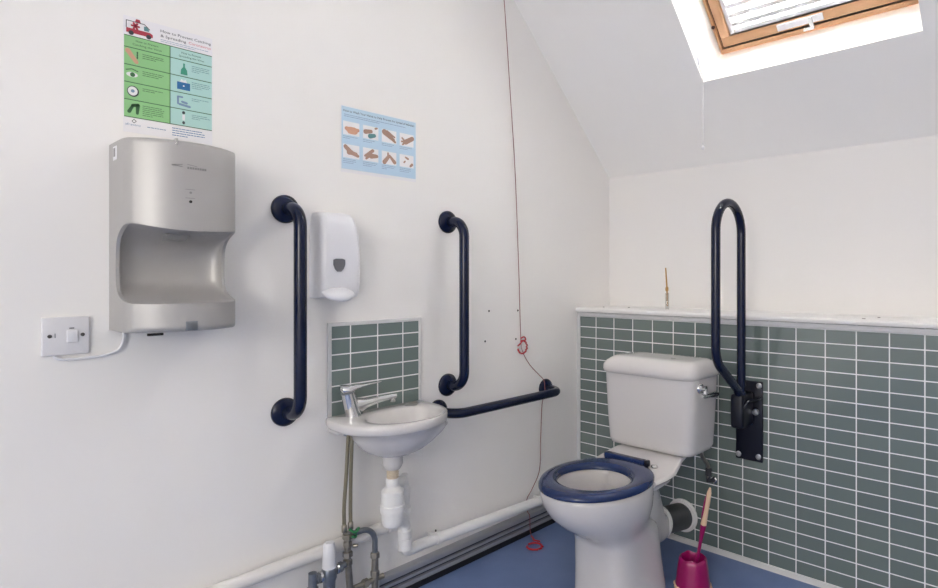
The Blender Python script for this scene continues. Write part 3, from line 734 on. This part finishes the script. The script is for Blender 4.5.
kn = MB().tube(catmull([(.014, -.400, .822), (.020, -.384, .828), (.018, -.373, .815), (.014, -.388, .810), (.016, -.404, .800), (.014, -.416, .792)], 5), .003, 7); build('knot', kn, M['red'], pc)
build('pull_ring', pull_ring((.130, -.440, .0046), (.75, .3, 0), (-.3, .75, 0), .030, .0038, PI*.9, -PI*.9), M['red'], pc)
kn = MB().tube(catmull([(.060, -.382, .0060), (.082, -.395, .0085), (.098, -.405, .008), (.12, -.395, .006)], 5), .0034, 7); build('knot', kn, M['red'], pc)

# dark plug holes left in the wall
for y, z in ((-.566, .943), (-.587, .824), (-.402, .938), (-.414, .820)):
    tag(build('wall_plug', MB().lathe([(.0042, .0006), (.0040, .0016), (.0016, .0012), (.0003, .0009)], (0, y, z), (1, 0, 0), 12), M['dark'], loc=(0.0006, y, z)), 'small dark screw hole left in the white wall above the horizontal rail', 'screw hole', 'screw holes in the white wall')

# ------------------------------------------------------------------ toilet
TX0 = .573
tl = thing('toilet', 'white close coupled toilet with a dark blue seat', 'toilet', (TX0, -.45, 0))
RZ = .412
pan = MB(); N = 64
def er(z, yc, a, bf, bb, n=2., cx=TX0): return sring(cx, yc, z, a, bf, bb, n, N)
rings = [er(.235, -.60, .030, .035, .035), er(.240, -.605, .062, .075, .075), er(.275, -.62, .092, .105, .115), er(.33, -.628, .112, .125, .135), er(.385, -.632, .122, .135, .140), er(.406, -.632, .122, .133, .138), er(RZ, -.632, .127, .139, .145)]
rings += [er(RZ, -.617, .160, .208, .205), er(RZ-.004, -.617, .166, .214, .210), er(RZ-.018, -.616, .168, .215, .212), er(.36, -.612, .166, .208, .21), er(.325, -.604, .158, .192, .205), er(.29, -.592, .143, .166, .195), er(.262, -.576, .128, .136, .185, 2.2), er(.243, -.558, .119, .122, .180, 2.6), er(.225, -.540, .115, .117, .180, 3.), er(.205, -.530, .113, .116, .180, 3.2), er(.12, -.520, .115, .122, .185, 3.2), er(.05, -.512, .119, .128, .19, 3.2), er(.0006, -.508, .123, .132, .195, 3.2)]
pan.loft(rings)
build('pan', pan, M['ceramic'], tl, sharp=55)
# rear deck that carries the cistern
dk = MB(); R4 = []
for y, hw, zt, th in ((-.500, .150, RZ-.002, .05), (-.44, .158, RZ+.001, .045), (-.39, .160, RZ+.006, .045), (-.345, .150, RZ+.018, .045), (-.31, .140, RZ+.026, .044), (-.25, .125, RZ+.028, .042), (-.18, .112, RZ+.028, .040), (-.125, .105, RZ+.026, .036)):
    rr_ = .012; pts = []
    for (sx_, sz_) in ((1, 1), (-1, 1), (-1, -1), (1, -1)):
        for k in range(5):
            an = {(1, 1): 0, (-1, 1): PI/2, (-1, -1): PI, (1, -1): 1.5*PI}[(sx_, sz_)]+k*PI/8
            inset = 0 if sz_ > 0 else .022
            pts.append(V((TX0+sx_*(hw-rr_-inset)+rr_*math.cos(an), y, (zt-rr_ if sz_ > 0 else zt-th+rr_)+rr_*math.sin(an))))
    R4.append(pts)
dk.loft(R4); build('rear_deck', dk, M['ceramic'], tl, sharp=50)
tw = MB(); R5 = []
for y, hw, z0, z1 in ((-.50, .085, .03, .33), (-.42, .085, .03, .36), (-.36, .075, .035, .375), (-.31, .060, .085, .34), (-.275, .057, .098, .235), (-.246, .054, .101, .209)):
    R5.append([V((TX0+hw*math.copysign(abs(math.cos(2*PI*k/32))**.7, math.cos(2*PI*k/32)), y, (z0+z1)/2+(z1-z0)/2*math.copysign(abs(math.sin(2*PI*k/32))**.7, math.sin(2*PI*k/32)))) for k in range(32)])
tw.loft(R5); build('trapway', tw, M['ceramic'], tl, sharp=60)
build('water', MB().loft([er(.288, -.618, .094, .108, .118)], cap0=False), M['bowl'], tl) if False else None
# seat ring and hinge
se = MB(); prof = [(0, 0), (0, .008), (.08, .016), (.25, .0195), (.5, .0205), (.75, .0195), (.92, .016), (1, .008), (1, 0)]
R6 = []
for k in range(72):
    t = 2*PI*k/72; c_, s_ = math.cos(t), math.sin(t)
    po = V((TX0+.171*c_, -.615+(.222 if s_ < 0 else .212)*s_, 0)); pi_ = V((TX0+.118*c_, -.636+.124*s_, 0))
    R6.append([po.lerp(pi_, f)+V((0, 0, RZ+.0008+h)) for f, h in prof])
se.loft(R6, closed=True); seat = build('seat', se, M['seat'], tl, sharp=50)
build('hinge', MB().box((TX0-.115, -.424, RZ+.004), (TX0+.052, -.394, RZ+.028), .006), M['seat'], seat)
build('hinge_block', MB().box((TX0-.122, -.416, RZ+.006), (TX0-.110, -.394, RZ+.027), .004), M['black'], seat)
build('hinge_block', MB().box((TX0+.048, -.416, RZ+.006), (TX0+.064, -.394, RZ+.028), .004), M['black'], seat)
build('hinge_bolt', MB().lathe([(.013, 0), (.013, .004), (.009, .009), (.0004, .0095)], (TX0+.082, -.398, RZ+.0062), (0, 0, 1), 18), M['chrome'], tl)
# cistern
CB, CT = .441, .716
ci = MB(); R7 = []
def cr(z, hw, yf, yb, n=7.): return sring(TX0-.008, -.205, z, hw, -.205-yf, yb+.205, n, 64)
for z, hw, yf, yb in ((CB, .164, -.295, -.112), (CB+.004, .174, -.306, -.103), (CB+.02, .1800, -.311, -.098), (.55, .186, -.316, -.096), (.65, .191, -.319, -.094), (CT, .1935, -.321, -.093)): R7.append(cr(z, hw, yf, yb))
ci.loft(R7); cis = build('cistern', ci, M['ceramic'], tl, sharp=60)
ld = MB(); R8 = []
for z, hw, yf, yb in ((CT-.002, .191, -.324, -.092), (CT+.001, .199, -.332, -.087), (CT+.012, .2015, -.335, -.085), (CT+.028, .200, -.333, -.086), (CT+.042, .191, -.322, -.093), (CT+.052, .178, -.305, -.102), (CT+.0575, .168, -.292, -.110), (CT+.0600, .155, -.278, -.120), (CT+.0605, .10, -.25, -.15)): R8.append(cr(z, hw, yf, yb, 6.5))
ld.loft(R8); lid = build('lid', ld, M['ceramic'], cis, sharp=60)
build('lid_plug', MB().lathe([(.010, 0), (.010, .003), (.008, .0045), (.0003, .0045)], (TX0+.058, -.225, CT+.0602), (0, 0, 1), 18), M['grille'], cis)
lv = MB(); LX = TX0+.178
lv.lathe([(.019, -.004), (.020, .006), (.016, .014), (.0105, .017), (.0105, .030), (.0004, .032)], (LX, -.262, .686), (1, 0, 0), 20)
rg = []
for q, w, h in ((-.016, .006, .006), (0, .0085, .009), (.03, .0075, .0085), (.06, .007, .010), (.085, .006, .010), (.100, .004, .006)):
    p = V((LX+.026+q*.05, -.268+q, .662-q*.06)); rg.append([p+V((w*math.cos(2*PI*k/16), 0, h*math.sin(2*PI*k/16))) for k in range(16)])
lv.loft(rg); lv.tube([(LX+.026, -.262, .686), (LX+.026, -.264, .660)], .0085, 12)
build('flush_lever', lv, M['chrome'], cis)
# soil pipe connector
so = thing('soil_pipe', 'short grey soil pipe with white collars joining toilet to the tiled wall', 'pipe', (TX0, -.12, .06))
pa = V((TX0-.010, -.244, .155)); pb = V((TX0-.026, -.0006, .103)); ax = (pb-pa).normalized()
build('pipe', MB().tube([pa, pb], .052, 36), M['grey'], so)
build('rubber_collar', MB().lathe([(.0545, 0), (.064, .002), (.066, .012), (.064, .022), (.054, .024)], pa, ax, 36), M['pvc'], so)
build('wall_collar', MB().lathe([(.053, 0), (.060, .001), (.0610, .006), (.058, .008), (.064, .009), (.066, .011), (.066, .0165), (.0545, .0175)], (pb.x+.002, -.018, .107), (0, 1, 0), 40), M['pvc'], so)
# cistern supply
su = thing('supply_pipe', 'little tarnished supply pipe and valve between the cistern and tiles', 'pipe', (.68, -.03, .27))
build('pipe', MB().tube(fillet([(.690, -.125, .455), (.690, -.115, .40), (.677, -.034, .345), (.674, -.030, .292)], .03), .0075, 14), M['brass'], su)
build('nut', MB().lathe([(.010, 0), (.014, .002), (.014, .018), (.010, .02)], (.690, -.124, .424), (0, 0, 1), 6), M['plastic'], su, label='white plastic nut')
build('valve', MB().lathe([(.009, 0), (.0125, .002), (.0125, .03), (.009, .032)], (.676, -.031, .302), (0, .0, 1), 8).tube([(.674, -.030, .305), (.674, -.030, .283), (.682, -.012, .280), (.684, -.0006, .280)], .0085, 12), M['trunkdark'], su)
build('wall_plate', MB().lathe([(.014, 0), (.014, .002), (.010, .005)], (.684, -.0006, .280), (0, -1, 0), 18), M['chrome'], su)

# ------------------------------------------------------------------ toilet brush
bh = thing('brush_holder', 'magenta scalloped brush holder standing on blue floor beside the toilet', 'brush holder', (.752, -.305, 0))
BX, BY = .752, -.305
hb = MB(); R9 = []
for r, z in ((.046, .0015), (.059, .006), (.060, .018), (.056, .04), (.053, .070), (.049, .094), (.046, .105), (.042, .107), (.040, .102), (.036, .06), (.03, .02)):
    wob = .002 if z > .1 else .001
    R9.append([V((BX+(r+wob*math.cos(8*a))*math.cos(a), BY+(r+wob*math.cos(8*a))*math.sin(a), z+(.0025*math.cos(5*a) if z > .1 else 0))) for a in [2*PI*k/64 for k in range(64)]])
hb.loft(R9); build('cup', hb, M['magenta'], bh, sharp=60)
R9 = []
for r, z in ((.045, .0006), (.061, .0008), (.0645, .006), (.0625, .0125), (.060, .013)):
    R9.append([V((BX+(r+.0025*math.cos(16*a))*math.cos(a), BY+(r+.0025*math.cos(16*a))*math.sin(a), z+(.002*math.cos(16*a) if z > .01 else 0))) for a in [2*PI*k/96 for k in range(96)]])
build('base_frill', MB().loft(R9), M['cream'], bh, sharp=60)
tb = thing('toilet_brush', 'toilet brush with a magenta and cream handle leaning in its holder', 'toilet brush', (BX, BY, .02))
a = V((BX+.004, BY, .032)); e = V((BX+.066, BY-.002, .362)); dd = e-a
def on(t): return a+dd*t
build('stem', MB().tube([on(0), on(.2), on(.42), on(.52), on(.58), on(.60)], [.006, .0055, .006, .0085, .0105, .0105], 14), M['magenta'], tb)
build('grip', MB().tube([on(.59), on(.66), on(.76), on(.86), on(.95), on(1)], [.0105, .0095, .0085, .0085, .0075, .003], 14), M['cream'], tb)
build('grip_inlay', MB().tube([on(.62)+V((-.006, -.002, 0)), on(.7)+V((-.0065, -.002, 0)), on(.85)+V((-.006, -.002, 0)), on(.99)+V((-.003, -.001, 0))], [.004, .006, .006, .002], 12), M['magenta'], tb)
build('bristles', MB().lathe([(.006, .0), (.024, .004), (.027, .02), (.024, .045), (.006, .05)], (BX+.002, BY, .024), (0, 0, 1), 24), M['plastic'], tb)

# ------------------------------------------------------------------ folding support rail on the tiled wall
fr = thing('support_rail', 'navy hinged support rail folded upright on the tiled wall beside cistern', 'support rail', (.83, 0, .38))
PLX0, PLX1, PLZ0, PLZ1 = .777, .881, .388, .688
build('wall_plate', MB().box((PLX0, -.0075, PLZ0), (PLX1, -.0058, PLZ1), .0007).box((PLX0, -.0075, PLZ0), (PLX1, -.0062, PLZ1)), M['black'], fr) if False else build('wall_plate', MB().box((PLX0, -.0085, PLZ0), (PLX1, -.0006, PLZ1), .003), M['black'], fr)
RX = .829; yn, yw_ = -.288, -.078
arc = [(RX, (yn+yw_)/2+(yn-yw_)/2*math.cos(PI*k/20), 1.235+abs(yn-yw_)/2*math.sin(PI*k/20)) for k in range(21)]
lowp = fillet([(RX, -.085, .640), (RX, -.115, .672), (RX, yn, .79), (RX, yn, .95)], .09, 10)
path = [V(p) for p in lowp]+[V(p) for p in arc]+[V((RX, yw_, .95)), V((RX, yw_, .60))]
build('tube_loop', MB().tube(path, .0158, 20), M['navy'], fr, sharp=50)
build('pivot_housing', MB().box((RX-.030, -.112, .525), (RX+.020, -.008, .650), .012), M['black'], fr)
build('friction_knob', MB().lathe([(.006, 0), (.0115, .003), (.0125, .010), (.010, .016), (.0004, .017)], (.858, -.0085, .575), (0, -1, 0), 20), M['screw'], fr)
build('locking_arm', MB().tube(fillet([(RX+.015, -.10, .60), (RX+.03, -.085, .625), (RX+.046, -.03, .628), (RX+.046, -.009, .628)], .012), .0055, 12), M['black'], fr)
for x, z in ((.793, .673), (.868, .673), (.789, .406), (.866, .408)):
    b_ = build('bolt_cap', MB().lathe([(.0105, 0), (.0105, .003), (.0075, .0065), (.0004, .007)], (x, -.0085, z), (0, -1, 0), 18), M['screw'], fr)

# ------------------------------------------------------------------ vial on the ledge
vi = thing('reed_vial', 'small clear vial with brown stick standing on the ledge above the toilet', 'vial', (.412, .11, .936))
VXc, VYc = .410, .11
build('stick', MB().tube([(VXc+.004, VYc, .944), (VXc+.001, VYc, 1.03), (VXc-.005, VYc, 1.118)], [.003, .0036, .003], 8), M['amber'], vi)
build('tube', MB().lathe([(.0005, .0006), (.0085, .0006), (.0085, .070), (.0078, .072), (.0072, .070), (.0072, .004), (.0005, .004)], (VXc+.002, VYc, .936), (0, 0, 1), 20), M['vial'], vi)
build('stick_joint', MB().lathe([(.0036, 0), (.0068, .004), (.0072, .014), (.005, .02)], (VXc+.001, VYc, 1.015), (0, 0, 1), 12), M['amber'], vi)
build('foot_plug', MB().lathe([(.0066, 0), (.0066, .008), (.003, .011)], (VXc+.002, VYc, .9408), (0, 0, 1), 16), M['plasticg'], vi)
for (x, y) in ((.085, .09), (.20, .13), (1.213, .03), (1.24, .12)):
    s_ = .004+.003*random.random()
    tag(build('plaster_flake', MB().lathe([(.0004, 0.0002), (s_, .0002), (s_*.7, .0018), (.0004, .0022)], (x, y, .936), (0, 0, 1), 6), M['rustm'], loc=(x, y, .9362)), 'tiny dark plaster flake lying on the white ledge', 'flake', 'flakes on the ledge')

# ------------------------------------------------------------------ unseen pendant added behind the camera to brighten walls and slope
LPX, LPY, LPZ = 2.15, -4.4, 1.5
cl = thing('added_pendant', 'unseen globe pendant added behind the camera to brighten the room', 'added light', (LPX, LPY, LPZ))
build('ceiling_rose', MB().lathe([(.05, -.0006), (.05, -.02), (.03, -.03), (.0004, -.03)], (LPX, LPY, ZC), (0, 0, 1), 30), M['plastic'], cl)
build('flex', MB().tube([(LPX, LPY, ZC-.025), (LPX, LPY, LPZ+.35)], .004, 8), M['plastic'], cl)
la = bpy.data.lights.new('added_globe', 'POINT'); la.shadow_soft_size = .33; la.energy = 84; la.color = (1, .962, .912)
lo_ = bpy.data.objects.new('added_globe', la); COL.objects.link(lo_); lo_.location = (LPX, LPY, LPZ)

# daylight
w = bpy.data.worlds.new('sky'); SC.world = w; w.use_nodes = True
bg = w.node_tree.nodes['Background']; bg.inputs[0].default_value = (1, .968, .91, 1); bg.inputs[1].default_value = 64

# ------------------------------------------------------------------ camera
cam = bpy.data.cameras.new('camera'); co = bpy.data.objects.new('camera', cam); COL.objects.link(co)
F, YAW, PX_, PY_ = 596.145, .716, 550.47, 277.07
cam.sensor_fit = 'HORIZONTAL'; cam.sensor_width = 36; cam.lens = F/938*36
cam.shift_x = (469-PX_)/938; cam.shift_y = (PY_-294)/938
cam.clip_start = .02
co.location = (35.47*.049, -44.716*.049, (19.644+2.35)*.049); co.rotation_euler = (PI/2, 0, YAW)
SC.camera = co
for ob in SC.objects:
    if '_o' in ob: del ob['_o']
SC.view_settings.view_transform = 'Standard'; SC.view_settings.look = 'None'
SC.view_settings.exposure = -.03; SC.view_settings.gamma = 1; SC.view_settings.use_curve_mapping = False
SC.cycles.use_denoising = True; SC.cycles.sample_clamp_indirect = 0; SC.cycles.max_bounces = 10; SC.cycles.diffuse_bounces = 6
